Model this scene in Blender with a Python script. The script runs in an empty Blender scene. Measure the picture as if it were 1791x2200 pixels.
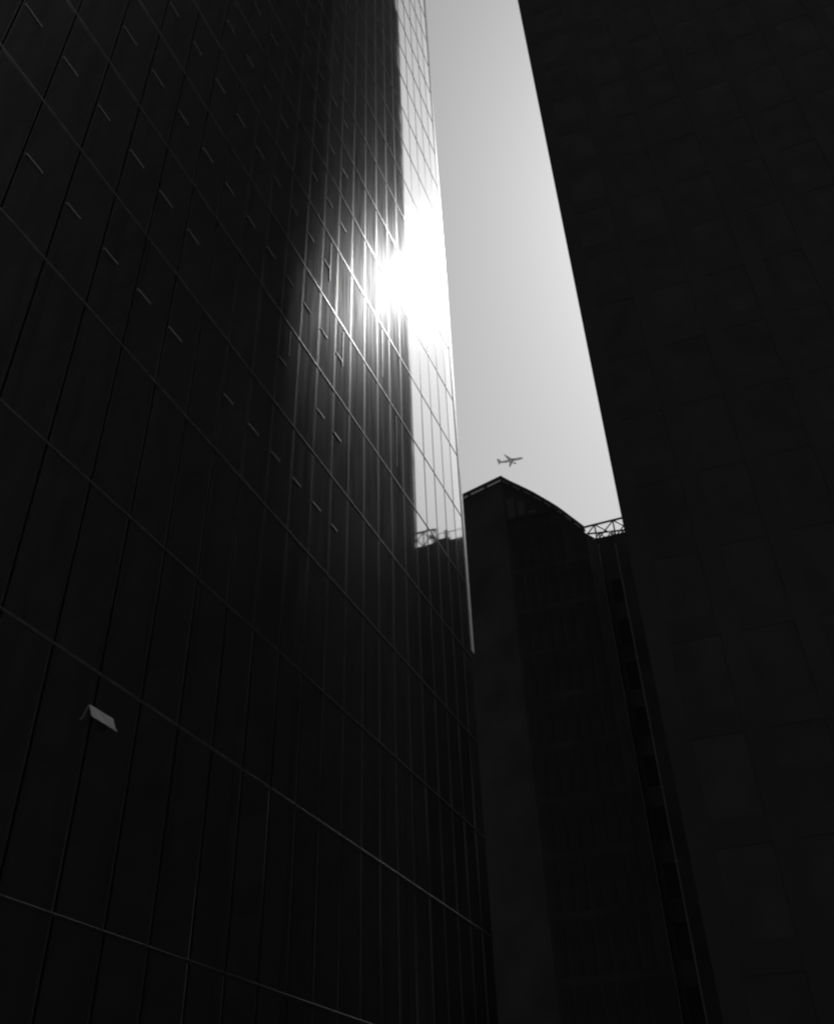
import bpy, bmesh, math, random
from mathutils import Matrix, Vector
random.seed(7)
R = math.radians
SC = bpy.context.scene
COL = SC.collection
D = 11.8          # metres from the camera to the mirror glass wall
EYE = 1.6

# ------------------------------------------------------------------ camera
cam_d = bpy.data.cameras.new('camera'); cam = bpy.data.objects.new('camera', cam_d); COL.objects.link(cam)
cam_d.sensor_fit = 'VERTICAL'; cam_d.sensor_height = 36.0; cam_d.lens = 33.736
cam_d.shift_x = 0.00205; cam_d.shift_y = -0.0777
cam_d.clip_start = 0.1; cam_d.clip_end = 20000
_r = Vector((0.932426, 0.360148, -0.029591)); _u = Vector((0.250366, -0.584805, 0.771570)); _f = Vector((-0.260574, 0.726840, 0.635456))
M = Matrix((( _r.x, _u.x, -_f.x, 0), (_r.y, _u.y, -_f.y, 0), (_r.z, _u.z, -_f.z, EYE), (0, 0, 0, 1)))
cam.matrix_world = M
SC.camera = cam

# ------------------------------------------------------------------ sky, sun, exposure
SUN_AZ, SUN_EL = 15.3, 49.2      # degrees clockwise from +Y, above the horizon
w = bpy.data.worlds.new('World'); SC.world = w; w.use_nodes = True
nt = w.node_tree; nt.nodes.clear()
sky = nt.nodes.new('ShaderNodeTexSky'); sky.sky_type = 'NISHITA'; sky.sun_disc = False
sky.sun_elevation = R(SUN_EL); sky.sun_rotation = R(SUN_AZ)
sky.altitude = 0; sky.air_density = 2.2; sky.dust_density = 1.0; sky.ozone_density = 1.0
sep = nt.nodes.new('ShaderNodeSeparateColor')           # black-and-white film behind an orange filter
mx = nt.nodes.new('ShaderNodeMath'); mx.operation = 'MULTIPLY'; mx.inputs[1].default_value = 0.6
mg = nt.nodes.new('ShaderNodeMath'); mg.operation = 'MULTIPLY_ADD'; mg.inputs[1].default_value = 0.4
bg = nt.nodes.new('ShaderNodeBackground'); bg.inputs[1].default_value = 0.091
wo = nt.nodes.new('ShaderNodeOutputWorld')
L = nt.links.new
L(sky.outputs[0], sep.inputs[0]); L(sep.outputs[0], mx.inputs[0]); L(sep.outputs[1], mg.inputs[0]); L(mx.outputs[0], mg.inputs[2])
L(mg.outputs[0], bg.inputs[0]); L(bg.outputs[0], wo.inputs[0])
sd = bpy.data.lights.new('sun', 'SUN'); sd.energy = 2.5; sd.angle = R(3.0); sd.color = (1, 1, 1)
sun = bpy.data.objects.new('sun', sd); COL.objects.link(sun)
sv = Vector((math.sin(R(SUN_AZ)) * math.cos(R(SUN_EL)), math.cos(R(SUN_AZ)) * math.cos(R(SUN_EL)), math.sin(R(SUN_EL))))
sun.rotation_euler = sv.to_track_quat('Z', 'Y').to_euler(); sun.location = sv * 300
SC.view_settings.view_transform = 'Standard'; SC.view_settings.look = 'None'
SC.view_settings.exposure = 0.0; SC.view_settings.gamma = 1.0; SC.view_settings.use_curve_mapping = False
SC.cycles.filter_width = 2.2; SC.cycles.max_bounces = 8; SC.cycles.sample_clamp_indirect = 6.0

# ------------------------------------------------------------------ materials
def base_mat(name):
    m = bpy.data.materials.new(name); m.use_nodes = True
    n = m.node_tree.nodes; return m, n, m.node_tree.links.new, n['Principled BSDF']
def plain(name, v, rough=0.7, metal=0.0, spec=0.3, vary=0.25, scale=1.5, bump=0.0):
    """grey material with blotchy procedural wear"""
    m, n, l, b = base_mat(name)
    tc = n.new('ShaderNodeTexCoord'); no = n.new('ShaderNodeTexNoise'); no.inputs['Scale'].default_value = scale; no.inputs['Detail'].default_value = 6
    l(tc.outputs['Object'], no.inputs['Vector'])
    mr = n.new('ShaderNodeMapRange'); mr.inputs[1].default_value = 0.3; mr.inputs[2].default_value = 0.7
    mr.inputs[3].default_value = v * (1 - vary); mr.inputs[4].default_value = v * (1 + vary)
    l(no.outputs[0], mr.inputs[0]); l(mr.outputs[0], b.inputs['Base Color'])
    b.inputs['Roughness'].default_value = rough; b.inputs['Metallic'].default_value = metal; b.inputs['Specular IOR Level'].default_value = spec
    if bump:
        bp = n.new('ShaderNodeBump'); bp.inputs['Strength'].default_value = bump; bp.inputs['Distance'].default_value = 0.02
        l(no.outputs[0], bp.inputs['Height']); l(bp.outputs[0], b.inputs['Normal'])
    return m
def mirror_glass(name, refl, rough, haze_w, haze_rough, wave=0.0):
    """coated window glass: a sharp mirror lobe and a weak broad lobe from the film of dust on it"""
    m, n, l, b = base_mat(name)
    b.inputs['Base Color'].default_value = (refl, refl, refl, 1); b.inputs['Metallic'].default_value = 1.0; b.inputs['Roughness'].default_value = rough
    h = n.new('ShaderNodeBsdfGlossy'); h.distribution = 'GGX'; h.inputs['Color'].default_value = (0.8, 0.8, 0.8, 1); h.inputs['Roughness'].default_value = haze_rough
    mix = n.new('ShaderNodeMixShader'); out = n['Material Output']
    tc = n.new('ShaderNodeTexCoord'); no = n.new('ShaderNodeTexNoise'); no.inputs['Scale'].default_value = 1.0; no.inputs['Detail'].default_value = 5
    sm = n.new('ShaderNodeVectorMath'); sm.operation = 'MULTIPLY'; sm.inputs[1].default_value = (5, 5, 0.35)
    oi = n.new('ShaderNodeObjectInfo'); ad = n.new('ShaderNodeVectorMath'); ad.operation = 'ADD'
    sc = n.new('ShaderNodeMath'); sc.operation = 'MULTIPLY'; sc.inputs[1].default_value = 40
    l(oi.outputs['Random'], sc.inputs[0]); l(tc.outputs['Object'], ad.inputs[0]); l(sc.outputs[0], ad.inputs[1]); l(ad.outputs[0], sm.inputs[0]); l(sm.outputs[0], no.inputs['Vector'])
    mr = n.new('ShaderNodeMapRange'); mr.inputs[1].default_value = 0.3; mr.inputs[2].default_value = 0.7
    mr.inputs[3].default_value = haze_w * 0.5; mr.inputs[4].default_value = haze_w * 1.5
    l(no.outputs[0], mr.inputs[0]); l(mr.outputs[0], mix.inputs[0]); l(b.outputs[0], mix.inputs[1]); l(h.outputs[0], mix.inputs[2]); l(mix.outputs[0], out.inputs[0])
    if wave:
        n2 = n.new('ShaderNodeTexNoise'); n2.inputs['Scale'].default_value = 0.55; n2.inputs['Detail'].default_value = 1
        l(ad.outputs[0], n2.inputs['Vector'])
        bp = n.new('ShaderNodeBump'); bp.inputs['Strength'].default_value = 1.0; bp.inputs['Distance'].default_value = wave
        l(n2.outputs[0], bp.inputs['Height']); l(bp.outputs[0], b.inputs['Normal'])
    return m
MAT = {
 'mirror': mirror_glass('mirror_glass', 0.50, 0.035, 0.042, 0.345, wave=0.0015),
 'mirror_end': mirror_glass('mirror_glass_end', 0.60, 0.06, 0.075, 0.31, wave=0.0015),
 'alu': plain('anodised_aluminium', 0.46, 0.28, 1.0, 0.5, 0.2, 3.0),
 'alu_pale': plain('pale_aluminium', 0.5, 0.42, 0.8, 0.5, 0.15, 2.0),
 'core': plain('tower_core', 0.02, 0.8),
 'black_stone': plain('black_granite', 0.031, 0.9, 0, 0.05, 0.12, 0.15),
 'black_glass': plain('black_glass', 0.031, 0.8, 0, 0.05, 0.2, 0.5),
 'dark_clad': plain('dark_cladding', 0.033, 0.8, 0, 0.1, 0.25, 0.4),
 'pane_reflection': plain('pane_reflection_grey', 0.35, 0.6, 0, 0.3, 0.2, 3), 'vent_paint': plain('grey_vent_metal', 0.26, 0.45, 0.65, 0.3, 0.2, 3), 'mullion': plain('dark_mullion', 0.15, 0.33, 1.0, 0.5, 0.2, 3.0), 'sash_glass': mirror_glass('sash_glass', 0.14, 0.1, 0.03, 0.3),
 'crown_glass': mirror_glass('crown_glass', 0.24, 0.10, 0.05, 0.3),
 'flat_wall': plain('dark_render', 0.06, 0.85, 0, 0.1, 0.25, 0.4),
 'steel': plain('painted_steel', 0.025, 0.6, 0, 0.2, 0.3, 4),
 'zinc': plain('zinc_pipe', 0.12, 0.5, 0.6, 0.4, 0.2, 4),
 'lobby': plain('lobby_stone', 0.02, 0.7),
 'asphalt': plain('asphalt', 0.05, 0.9, 0, 0.2, 0.3, 8, 0.3), 'concrete': plain('city_concrete', 0.18, 0.9, 0, 0.2, 0.3, 0.05),
 'paving': plain('paving', 0.12, 0.85, 0, 0.2, 0.25, 3),
 'kerb': plain('kerb_stone', 0.2, 0.8),
 'plane': plain('aircraft_paint', 0.75, 0.4, 0, 0.5, 0.05, 0.3),
 'plane_dark': plain('aircraft_engine', 0.25, 0.4, 0.3, 0.5, 0.1, 0.5),
}

# ------------------------------------------------------------------ helpers
def link(name, mesh, mat=None, parent=None, loc=(0, 0, 0)):
    o = bpy.data.objects.new(name, mesh); COL.objects.link(o)
    if mat and not mesh.materials: mesh.materials.append(mat)
    p = Vector(loc)
    if parent is not None:
        o.parent = parent; q = parent
        while q is not None: p = p - q.location; q = q.parent
    o.location = p
    return o
def thing(name, label, cat, loc=(0, 0, 0), group=None):
    o = bpy.data.objects.new(name, None); COL.objects.link(o); o.location = loc; o.empty_display_size = 0.5
    o['label'] = label; o['category'] = cat
    if group: o['group'] = group
    return o
_cache = {}
def box_mesh(sx, sy, sz, mat, bevel=0.0):
    k = (round(sx, 4), round(sy, 4), round(sz, 4), mat.name, bevel)
    if k in _cache: return _cache[k]
    bm = bmesh.new(); bmesh.ops.create_cube(bm, size=1.0)
    bmesh.ops.scale(bm, vec=(sx, sy, sz), verts=bm.verts)
    if bevel: bmesh.ops.bevel(bm, geom=bm.edges[:], offset=bevel, segments=1, affect='EDGES')
    me = bpy.data.meshes.new('box'); bm.to_mesh(me); bm.free(); me.materials.append(mat); _cache[k] = me
    return me
def box(name, a, b, mat, parent=None, bevel=0.0):
    """axis-aligned box between two world corners"""
    s = [abs(b[i] - a[i]) for i in range(3)]; c = [(a[i] + b[i]) / 2 for i in range(3)]
    return link(name, box_mesh(*s, mat, bevel), None, parent, c)
def poly_mesh(name, verts, faces, mat):
    me = bpy.data.meshes.new(name); me.from_pydata(verts, [], faces); me.update()
    bm = bmesh.new(); bm.from_mesh(me); bmesh.ops.recalc_face_normals(bm, faces=bm.faces); bm.to_mesh(me); bm.free()
    me.materials.append(mat); return me
def bar(name, p0, p1, r, mat, parent, sides=6):
    p0, p1 = Vector(p0), Vector(p1); ax = p1 - p0; ln = ax.length; q = ax.to_track_quat('Z', 'Y')
    vs, fs = [], []
    for z in (-ln / 2, ln / 2):
        for k in range(sides):
            t = 2 * math.pi * (k + .5) / sides; vs.append(q @ Vector((r * math.cos(t), r * math.sin(t), z)))
    for k in range(sides): j = (k + 1) % sides; fs.append((k, j, sides + j, sides + k))
    fs += [tuple(range(sides - 1, -1, -1)), tuple(range(sides, 2 * sides))]
    return link(name, poly_mesh(name, vs, fs, mat), None, parent, (p0 + p1) / 2)

# ------------------------------------------------------------------ ground
g = box('ground', (-3000, -3000, -1.0), (3000, 3000, -0.15), MAT['concrete']); g['kind'] = 'structure'
rd = box('road', (-4.5, -200, -0.149), (7.5, 3.0 * D, -0.145), MAT['asphalt']); rd['kind'] = 'structure'
pv = box('pavement', (-D + 0.2, -200, -0.149), (-4.7, 4.3 * D, 0.0), MAT['paving']); pv['kind'] = 'structure'
kb = box('kerb', (-4.698, -200, -0.149), (-4.502, 3.0 * D, -0.01), MAT['kerb']); kb['kind'] = 'structure'

# ------------------------------------------------------------------ mirror glass tower (left)
P = 0.1204 * D                       # bay width
S = 0.3393 * D                       # storey height
Y0 = 0.84 * D - 5 * P; NC = 26       # first bay line; bays
YE = 3.385 * D                       # far corner
Z0 = EYE + 0.69 * D - 2 * S          # lowest seam
NR = 26
XF = -D
ZT = Z0 + NR * S
tower = thing('mirror_glass_tower', 'tall tower of mirror glass panels in a thin metal grid, filling the left half', 'building', (-D - 12, 1.8 * D, -0.15))
NC = int((YE - 0.35 - Y0) / P + 0.02)
YW = Y0 + NC * P                     # end of whole bays
box('core_wall', (-D - 24, Y0 - 30, -0.15), (XF - 0.10, YE - 0.30, ZT), MAT['core'], tower)
box('roof_parapet', (-D - 24.2, Y0 - 30.2, ZT + 0.002), (XF - 0.02, YE - 0.02, ZT + 1.2), MAT['alu'], tower)
box('base_wall', (XF - 0.098, Y0 - 30, -0.14), (XF - 0.002, YE - 0.31, Z0 - 0.05), MAT['lobby'], tower)
def in_view(y, z):
    v = Vector((XF, y, z - EYE)); d = v.dot(_f)
    if d <= 0: return False
    px = 891 + 2061.65 * v.dot(_r) / d; py = 929 - 2061.65 * v.dot(_u) / d
    return -90 < px < 1900 and -90 < py < 2290
GAP = 0.11
pane_me = {}
far_v, far_f = [], []
far_sv, far_sf = [], []
def add_box(vs, fs, a, b):
    n = len(vs)
    for x in (a[0], b[0]):
        for y in (a[1], b[1]):
            for z in (a[2], b[2]): vs.append((x, y, z))
    fs += [tuple(n + i for i in q) for q in ((0, 1, 3, 2), (4, 6, 7, 5), (0, 4, 5, 1), (2, 3, 7, 6), (0, 2, 6, 4), (1, 5, 7, 3))]
cols = [(Y0 + i * P, Y0 + (i + 1) * P) for i in range(NC)]
if YE - 0.4 - YW > 0.3: cols.append((YW, YE - 0.36))
npane = 0
def vent_rail(q0, q1, j):
    # slim lower rail of the opening light, one mesh per size
    w_, h_ = round(q1[1] - q0[1], 4), round(q1[2] - q0[2], 4); k_ = ('sash', w_, h_)
    if k_ not in _cache:
        vs, fs = [], []
        add_box(vs, fs, (0, 0, 0), (0.026, w_, 0.05))
        _cache[k_] = poly_mesh('vent_rail', vs, fs, MAT['vent_paint'])
    link('vent_rail', _cache[k_], None, tower, q0)
zr = lambda j: Z0 + j * S + (0.026 * D if j == 2 else 0)
for i, (ya, yb) in enumerate(cols):
    last = i >= len(cols) - 1
    for j in range(NR):
        za, zb = zr(j), zr(j + 1)
        a = (XF - 0.05, ya + GAP / 2, za + 0.03); b = (XF, yb - GAP / 2, zb - 0.03)
        vis = any(in_view(y, z) for y in (ya, yb) for z in (za, zb))
        if vis:
            o = box('glass_pane', a, b, MAT['mirror_end' if last else 'mirror'], tower); npane += 1
            o.rotation_euler = (0, random.gauss(0, R(0.05)), random.gauss(0, R(0.045)))
        else:
            add_box(far_v, far_f, a, b)
        # opening light in the upper near half of each bay: a slim frame with a bright lower rail
        if last or j < 4 or ya > 2.1 * D or random.random() < 0.08: continue
        zm = za + 0.503 * S; ym = ya + GAP / 2 + 0.055 * D * random.choice((0.98, 0.98, 0.9, 0.8))
        q0 = (XF + 0.002, ya + GAP / 2 + 0.03, zm); q1 = (XF + 0.028, ym, zb - 0.06)
        if vis:
            vent_rail(q0, q1, j)
        else:
            add_box(far_sv, far_sf, q0, (q1[0], q1[1], q0[2] + 0.05))
tb = Vector(tower.location)
def stuff_part(name, vs, fs, mat):
    if not vs: return
    o = link(name, poly_mesh(name, [tuple(Vector(v) - tb) for v in vs], fs, mat), None, tower, tb); o['kind'] = 'stuff'
stuff_part('far_glass_panes', far_v, far_f, MAT['mirror']); stuff_part('far_vent_rails', far_sv, far_sf, MAT['vent_paint'])
# mullions: two thin lips with a shadow gap between them
for i in range(len(cols)):
    y = cols[i][0]
    for s in (-1, 1):
        box('mullion', (XF - 0.06, y + s * GAP / 2 - s * 0.002, Z0), (XF + 0.003, y + s * GAP / 2 - s * 0.026, ZT), MAT['mullion'], tower)
for j in range(NR + 1):
    z = zr(j)
    box('horizontal_rail', (XF - 0.06, Y0, z - 0.028), (XF + 0.022, YE - 0.40, z + 0.028), MAT['alu' if j > 1 else 'mullion'], tower, 0.008)
# lighter extra strips half way across some bays
for (yy, z1, z2) in ((1.982, 2.70, 2.50), (1.744, 2.03, 1.93), (2.45, 2.70, 2.45), (2.58, 2.36, 2.12), (2.10, 2.36, 2.2)):
    box('window_stile', (XF + 0.002, yy * D - 0.015, EYE + z2 * D), (XF + 0.024, yy * D + 0.015, EYE + z1 * D), MAT['mullion'], tower)
# rounded pale corner trim, ending above the dark base
ZC = EYE + 1.745 * D
cv, cf = [], []
prof = [(-0.5, YE - 0.395), (0.01, YE - 0.395), (0.03, YE - 0.36), (0.03, YE - 0.01), (-0.5, YE)]
for z in (ZC, ZT):
    for (x, y) in prof: cv.append((XF + x, y, z))
k = len(prof)
for a in range(k): cf.append((a, (a + 1) % k, k + (a + 1) % k, k + a))
cf += [tuple(range(k)), tuple(range(2 * k - 1, k - 1, -1))]
link('corner_trim', poly_mesh('corner_trim', [tuple(Vector(v) - tb) for v in cv], cf, MAT['alu_pale']), None, tower, tb)
# canopy ledge low on the wall and one tilted window pane, its reflection painted as pale grey
ow = box('reflecting_pane', (XF + 0.05, 1.190 * D, EYE + 0.636 * D), (XF + 0.07, 1.254 * D, EYE + 0.660 * D), MAT['pane_reflection'], tower)
ow.rotation_euler = (0, R(-24), 0)
box('pane_glint_edge', (XF + 0.075, 1.190 * D, EYE + 0.633 * D), (XF + 0.09, 1.254 * D, EYE + 0.6365 * D), MAT['vent_paint'], ow)  # sky glint along the pane's lower edge, put in as a pale strip

# ------------------------------------------------------------------ black tower (right)
EY0, EY1, EX0, EX1, EZ = 3.2 * D, 4.677 * D, -0.307 * D, 6.0 * D, 13.0 * D
blk = thing('black_tower', 'huge black tower block with a sheer unlit face, filling the right side', 'building', (2.8 * D, 4.0 * D, -0.15))
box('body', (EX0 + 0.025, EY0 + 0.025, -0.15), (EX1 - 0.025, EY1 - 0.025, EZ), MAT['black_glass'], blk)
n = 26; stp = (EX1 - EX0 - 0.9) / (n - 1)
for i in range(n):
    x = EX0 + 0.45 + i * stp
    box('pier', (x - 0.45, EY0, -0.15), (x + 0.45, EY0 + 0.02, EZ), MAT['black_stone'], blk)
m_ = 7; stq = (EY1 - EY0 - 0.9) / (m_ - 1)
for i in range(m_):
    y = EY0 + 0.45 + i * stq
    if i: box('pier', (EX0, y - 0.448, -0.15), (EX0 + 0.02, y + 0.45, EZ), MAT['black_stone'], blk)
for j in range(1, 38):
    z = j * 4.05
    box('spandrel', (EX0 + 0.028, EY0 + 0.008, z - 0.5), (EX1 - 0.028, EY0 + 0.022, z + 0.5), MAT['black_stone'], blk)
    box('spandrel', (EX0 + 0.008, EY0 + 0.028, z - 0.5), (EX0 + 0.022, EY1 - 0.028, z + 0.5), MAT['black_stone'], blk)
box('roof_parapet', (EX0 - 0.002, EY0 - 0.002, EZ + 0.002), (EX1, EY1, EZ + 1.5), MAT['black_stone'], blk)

# ------------------------------------------------------------------ curved-roof building at the end of the street
AY = 5.5 * D
prof = [(-1.3203, 4.1856), (-1.2548, 4.1193), (-1.1960, 4.0665), (-1.1375, 4.0133), (-1.0920, 3.9695), (-1.0466, 3.9216), (-0.9950, 3.8672), (-0.9428, 3.8086), (-0.9040, 3.7595), (-0.8651, 3.7067), (-0.8250, 3.6545), (-0.7846, 3.6004)]
prof = [(x * D, z * D + EYE) for x, z in prof]
arc = thing('curved_roof_building', 'dark office block with a pointed corner and a curved sloping roof edge, under the airliner', 'building', (-1.1 * D, AY + 2, -0.15))
ab = Vector(arc.location)
def arc_part(name, vs, fs, mat, par=None): return link(name, poly_mesh(name, [tuple(Vector(v) - ab) for v in vs], fs, mat), None, par or arc, ab)
zd = 0.10 * D      # the solid wall stops below the glazed crown
wp = [(x, z - 0.62) for x, z in prof]
vs, fs = [], []
back = 0.15 * D
for (x, z) in wp: vs.append((x, AY, z))
vs += [(wp[-1][0], AY, -0.15), (wp[0][0], AY, -0.15)]
k = len(vs)
for (x, y, z) in vs[:k]: vs.append((x + 0.048 * D * max(0, (x - prof[0][0]) / (prof[-1][0] - prof[0][0])), y + back, z))
fs = [tuple(range(k)), tuple(range(2 * k - 1, k - 1, -1))] + [(a, (a + 1) % k, k + (a + 1) % k, k + a) for a in range(k)]
arc_part('wall', vs, fs, MAT['dark_clad'])
# left wing turning away from the corner
ldir = Vector((-0.953, 0.303, 0)); lnorm = Vector((-0.303, -0.953, 0)); pk = Vector((prof[0][0], AY, 0)); zt = prof[0][1]
LW = 1.6 * D
a0, a1 = pk, pk + ldir * LW
vs = [(*a0.xy, -0.15), (*a1.xy, -0.15), (*(a1 - lnorm * 8).xy, -0.15), (*(a0 - lnorm * 2.9 ).xy, -0.15)]
vs += [(v[0], v[1], zt - 0.62) for v in vs]
arc_part('side_wall', vs, [(0, 1, 2, 3), (7, 6, 5, 4), (0, 4, 5, 1), (1, 5, 6, 2), (2, 6, 7, 3), (3, 7, 4, 0)], MAT['dark_clad'])
def strip(name, p0, p1, h0, h1, out, th, mat):
    """a flat member along p0-p1 between offsets h0..h1 below the line, standing 'out' proud of the wall, th thick"""
    d = (p1 - p0); nrm = Vector((d.y, -d.x, 0)).normalized()
    if nrm.y > 0: nrm = -nrm
    vs = []
    for q in (p0, p1):
        for h in (h0, h1):
            for o_ in (out, out - th): vs.append(tuple(q + Vector((0, 0, -h)) + nrm * o_))
    return arc_part(name, vs, [(0, 1, 3, 2), (4, 6, 7, 5), (0, 4, 5, 1), (2, 3, 7, 6), (0, 2, 6, 4), (1, 5, 7, 3)], mat)
pts = [Vector((x, AY, z)) for x, z in prof]
for a in range(len(pts) - 1):
    strip('roof_rim', pts[a], pts[a + 1], 0.0, 0.27, 0.06, 0.5, MAT['steel'])
    strip('roof_sill', pts[a], pts[a + 1], 0.56, 0.66, 0.05, 0.3, MAT['steel'])
# glazed band under the rim with posts between panes
def at_len(s):
    acc = 0
    for a in range(len(pts) - 1):
        ln = (pts[a + 1] - pts[a]).length
        if s <= acc + ln or a == len(pts) - 2: return pts[a] + (pts[a + 1] - pts[a]) * ((s - acc) / ln)
        acc += ln
tot = sum((pts[a + 1] - pts[a]).length for a in range(len(pts) - 1)); s0 = 0.12; npn = 8; seg = (tot - 0.2) / npn
for i in range(npn):
    strip('crown_pane', at_len(s0 + i * seg + 0.02), at_len(s0 + i * seg + seg * 0.70), 0.27, 0.57, 0.0, 0.03, MAT['crown_glass'])
    strip('crown_post', at_len(s0 + i * seg + seg * 0.70), at_len(s0 + (i + 1) * seg + 0.02), 0.26, 0.58, 0.03, 0.12, MAT['steel'])
lp = lambda t: Vector((pk.x + ldir.x * t, pk.y + ldir.y * t, zt))
strip('roof_rim', lp(0), lp(LW), 0.0, 0.27, 0.06, 0.5, MAT['steel']); strip('roof_sill', lp(0), lp(LW), 0.56, 0.66, 0.05, 0.3, MAT['steel'])
for i in range(9):
    t = 0.06 + i * 1.75
    strip('crown_pane', lp(t), lp(t + 1.42), 0.27, 0.57, 0.0, 0.03, MAT['crown_glass'])
    strip('crown_post', lp(t + 1.42), lp(t + 1.75), 0.26, 0.58, 0.03, 0.12, MAT['steel'])
# dim windows in the wall: columns of glass with frames
for i in range(7):
    xa = prof[0][0] + 0.25 + i * 0.88; xb = xa + 0.66
    zt_i = min(z for x, z in prof if x <= xb + 0.6) - 1.0
    zz = EYE + 3.78 * D
    tops = [(zz - 0.05, zz - 1.2)]
    if zt_i - 0.1 > zz + 0.5: tops.insert(0, (zt_i - 0.1, zz + 0.3))
    for f_ in range(1, 11): tops.append((zz - 1.5 - (f_ - 1) * 3.6, zz - 1.5 - f_ * 3.6 + 0.5))
    for (ztp, zbt) in tops:
        if ztp < zt_i: box('window', (xa, AY - 0.02, zbt), (xb, AY + 0.05, ztp), MAT['sash_glass' if ztp > zz else 'black_glass'], arc)
box('belt_course', (prof[0][0] + 0.02, AY - 0.06, EYE + 3.78 * D), (-0.93 * D, AY + 0.02, EYE + 3.78 * D + 0.14), MAT['steel'], arc)
box('edge_trim', (prof[-1][0] + 0.57, AY + 1.70, 0), (prof[-1][0] + 0.61, AY + 1.765, prof[-1][1] - 0.8), MAT['zinc'], arc)

# ------------------------------------------------------------------ flat-roofed building behind, with rooftop lattice
BY = 6.0 * D
ZB = EYE + 3.803 * D; ZH = EYE + 4.085 * D
flat = thing('flat_roof_building', 'dark flat roofed block with a pale drainpipe, between the curved roof and the black tower', 'building', (-0.2 * D, BY + 5, -0.15))
box('wall', (-0.97 * D, BY, -0.15), (-0.50 * D, BY + 12, ZB), MAT['flat_wall'], flat)
box('stair_block', (-0.498 * D, BY, -0.15), (1.2 * D, BY + 12, ZH), MAT['flat_wall'], flat)
box('drainpipe', (-0.662 * D, BY - 0.09, 0), (-0.652 * D, BY - 0.01, ZB - 0.9), MAT['zinc'], flat, 0.02)
for z in range(5, 45, 5): box('pipe_bracket', (-0.667 * D, BY - 0.10, z), (-0.647 * D, BY - 0.004, z + 0.08), MAT['zinc'], flat)
for f_ in range(11):
    for i in range(3):
        xa = -0.63 * D + i * 0.5 + (0.12 if i else 0)
        box('window', (-0.95 * D + i * 1.25, BY - 0.02, 3 + f_ * 3.7), (-0.95 * D + i * 1.25 + 0.9, BY + 0.05, 5.2 + f_ * 3.7), MAT['black_glass'], flat)
def lattice(name, label, x0, x1, y, z0, h, nb, slope=0.0, r=0.045):
    t = thing(name, label, 'roof lattice', ((x0 + x1) / 2, y, z0), 'steel lattices on the flat roof')
    top = lambda x: z0 + h + slope * (x - x0)
    bar('top_chord', (x0, y, top(x0)), (x1, y, top(x1)), r * 1.5, MAT['steel'], t)
    bar('bottom_chord', (x0, y, z0 + 0.08), (x1, y, z0 + 0.08), r, MAT['steel'], t)
    w_ = (x1 - x0) / nb
    for i in range(nb + 1):
        x = x0 + i * w_; bar('post', (x, y, z0), (x, y, top(x)), r, MAT['steel'], t)
    for i in range(nb):
        x = x0 + i * w_
        bar('brace', (x, y + 0.05, z0 + 0.08), (x + w_, y + 0.05, top(x + w_)), r * 0.9, MAT['steel'], t)
        bar('brace', (x, y - 0.05, top(x)), (x + w_, y - 0.05, z0 + 0.08), r * 0.9, MAT['steel'], t)
    return t
lattice('roof_lattice', 'front steel lattice frame standing on the flat roof beside the curved roof', -0.92 * D, -0.51 * D, BY + 0.4, ZB, 1.62, 3, 0.02, 0.07)
lattice('roof_lattice', 'rear steel lattice frame behind the front one on the flat roof', -0.95 * D, -0.51 * D, BY + 1.5, ZB, 1.75, 5, -0.14, 0.06)
lattice('roof_lattice', 'steel lattice mirrored low in the bright glass wall, beside its dark edge', 0.02 * D, 0.22 * D, BY + 0.3, ZH, 1.75, 2, 0.0, 0.07)
un = thing('rooftop_plant_unit', 'dark ventilation unit with a stub chimney, mirrored in the glass wall above the roofline', 'ventilation unit', (-0.02 * D, BY + 1.5, ZH))
box('casing', (-0.09 * D, BY + 0.6, ZH), (0.06 * D, BY + 2.6, ZH + 0.75), MAT['steel'], un, 0.03)
box('chimney', (-0.055 * D, BY + 1.0, ZH + 0.752), (-0.03 * D, BY + 1.4, ZH + 1.9), MAT['steel'], un, 0.02)
bar('duct', (0.0, BY + 1.2, ZH + 0.7), (0.09 * D, BY + 1.2, ZH + 1.7), 0.16, MAT['steel'], un, 10)
rl = thing('roof_railing', 'thin roof railing mirrored at the foot of the bright glass strip', 'railing', (-0.15 * D, BY + 0.15, ZH))
bar('top_rail', (-0.30 * D, BY + 0.15, ZH + 1.0), (0.0, BY + 0.15, ZH + 1.0), 0.035, MAT['steel'], rl)
for i in range(4): bar('rail_post', (-0.30 * D + i * 0.1 * D, BY + 0.15, ZH), (-0.30 * D + i * 0.1 * D, BY + 0.15, ZH + 1.0), 0.03, MAT['steel'], rl)

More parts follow.
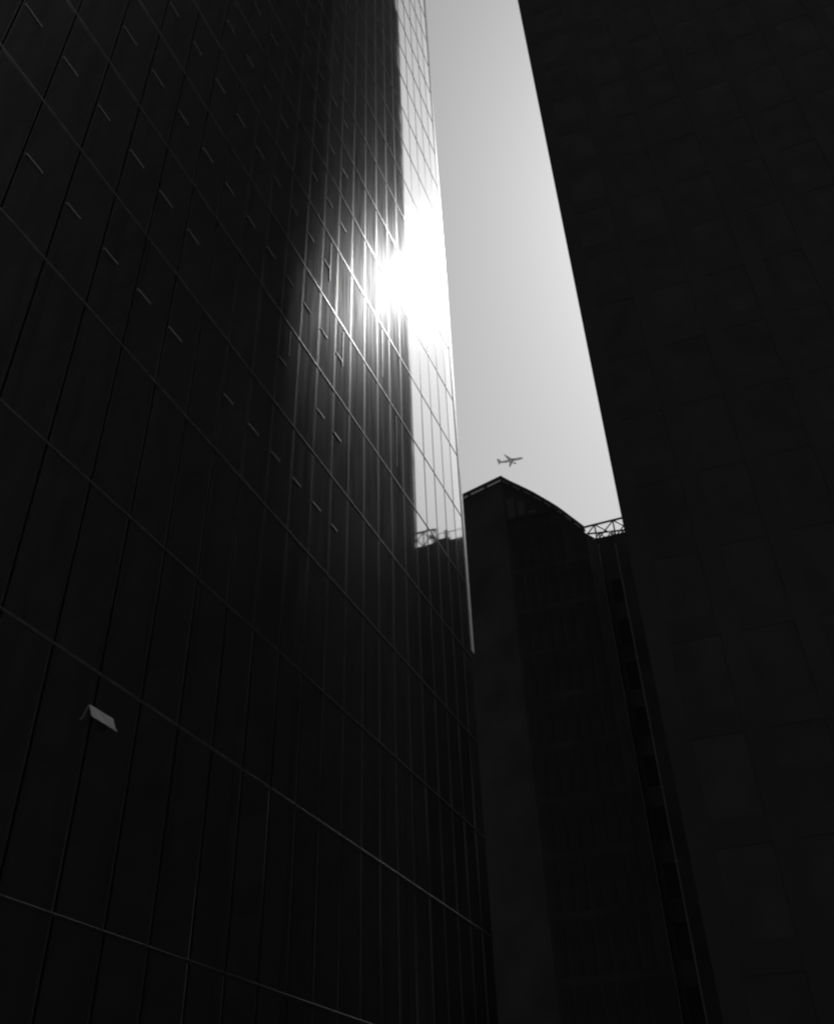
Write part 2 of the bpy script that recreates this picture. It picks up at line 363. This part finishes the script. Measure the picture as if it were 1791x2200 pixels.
# ------------------------------------------------------------------ airliner
ac = thing('airliner', 'small distant airliner flying right above the curved roof', 'airplane')
ac.location = Vector((-0.173754, 0.775656, 0.606767)) * 1400 + Vector((0, 0, EYE))
ac.rotation_euler = (R(3.5), 0, R(3.5))
def loft(name, secs, mat, sides=16):
    vs, fs = [], []
    for (x, zc, ry, rz) in secs:
        for k in range(sides):
            t = 2 * math.pi * k / sides; vs.append((x, ry * math.cos(t), zc + rz * math.sin(t)))
    for a in range(len(secs) - 1):
        for k in range(sides): j = (k + 1) % sides; fs.append((a * sides + k, a * sides + j, (a + 1) * sides + j, (a + 1) * sides + k))
    fs += [tuple(range(sides)), tuple(range((len(secs) - 1) * sides, len(secs) * sides))]
    me = poly_mesh(name, vs, fs, mat)
    for p_ in me.polygons: p_.use_smooth = True
    o = bpy.data.objects.new(name, me); COL.objects.link(o); o.parent = ac; return o
loft('fuselage', [(-20, 1.0, .15, .2), (-17, .7, .8, .9), (-12, .25, 1.6, 1.65), (-8, 0, 2, 2), (10, 0, 2, 2), (14, -.05, 1.85, 1.85), (16.5, -.3, 1.3, 1.3), (17.8, -.5, .6, .6), (18.1, -.55, .1, .1)], MAT['plane'])
def wing(name, root_x, root_c, tip_x, tip_c, span, y0, z0, dz, th, mat, vertical=False):
    vs = []
    for (x, c, s, zz, t) in ((root_x, root_c, y0, z0, th), (tip_x, tip_c, span, z0 + dz, th * .35)):
        for (fx, ft) in ((0, 0), (.3, .5), (1, 0), (.3, -.5)):
            if vertical: vs.append((x - fx * c, ft * t, zz if False else s))
            else: vs.append((x - fx * c, s, zz + ft * t))
    fs = [(0, 1, 2, 3), (7, 6, 5, 4)] + [(k, (k + 1) % 4, 4 + (k + 1) % 4, 4 + k) for k in range(4)]
    o = bpy.data.objects.new(name, poly_mesh(name, vs, fs, mat)); COL.objects.link(o); o.parent = ac; return o
for s in (-1, 1):
    wing('wing', 4.5, 7.0, -5.0, 1.7, s * 17, s * 1.2, -1.0, 1.6, 0.9, MAT['plane'])
    wing('tailplane', -14.5, 4.0, -18.2, 1.5, s * 6.2, s * 0.5, 0.8, .6, .35, MAT['plane'])
    vs = []
    e = loft('engine', [(6.2, 0, .95, .95), (5.6, 0, 1.1, 1.1), (3.4, 0, 1.0, 1.0), (2.0, 0, .55, .55)], MAT['plane_dark'], 12); e.location = (0, s * 5.6, -2.3)
wing('tail_fin', -12.5, 5.5, -18.0, 2.2, 7.6, 1.2, 0, 0, .4, MAT['plane'], True)
print('panes', npane, 'objects', len(bpy.data.objects))
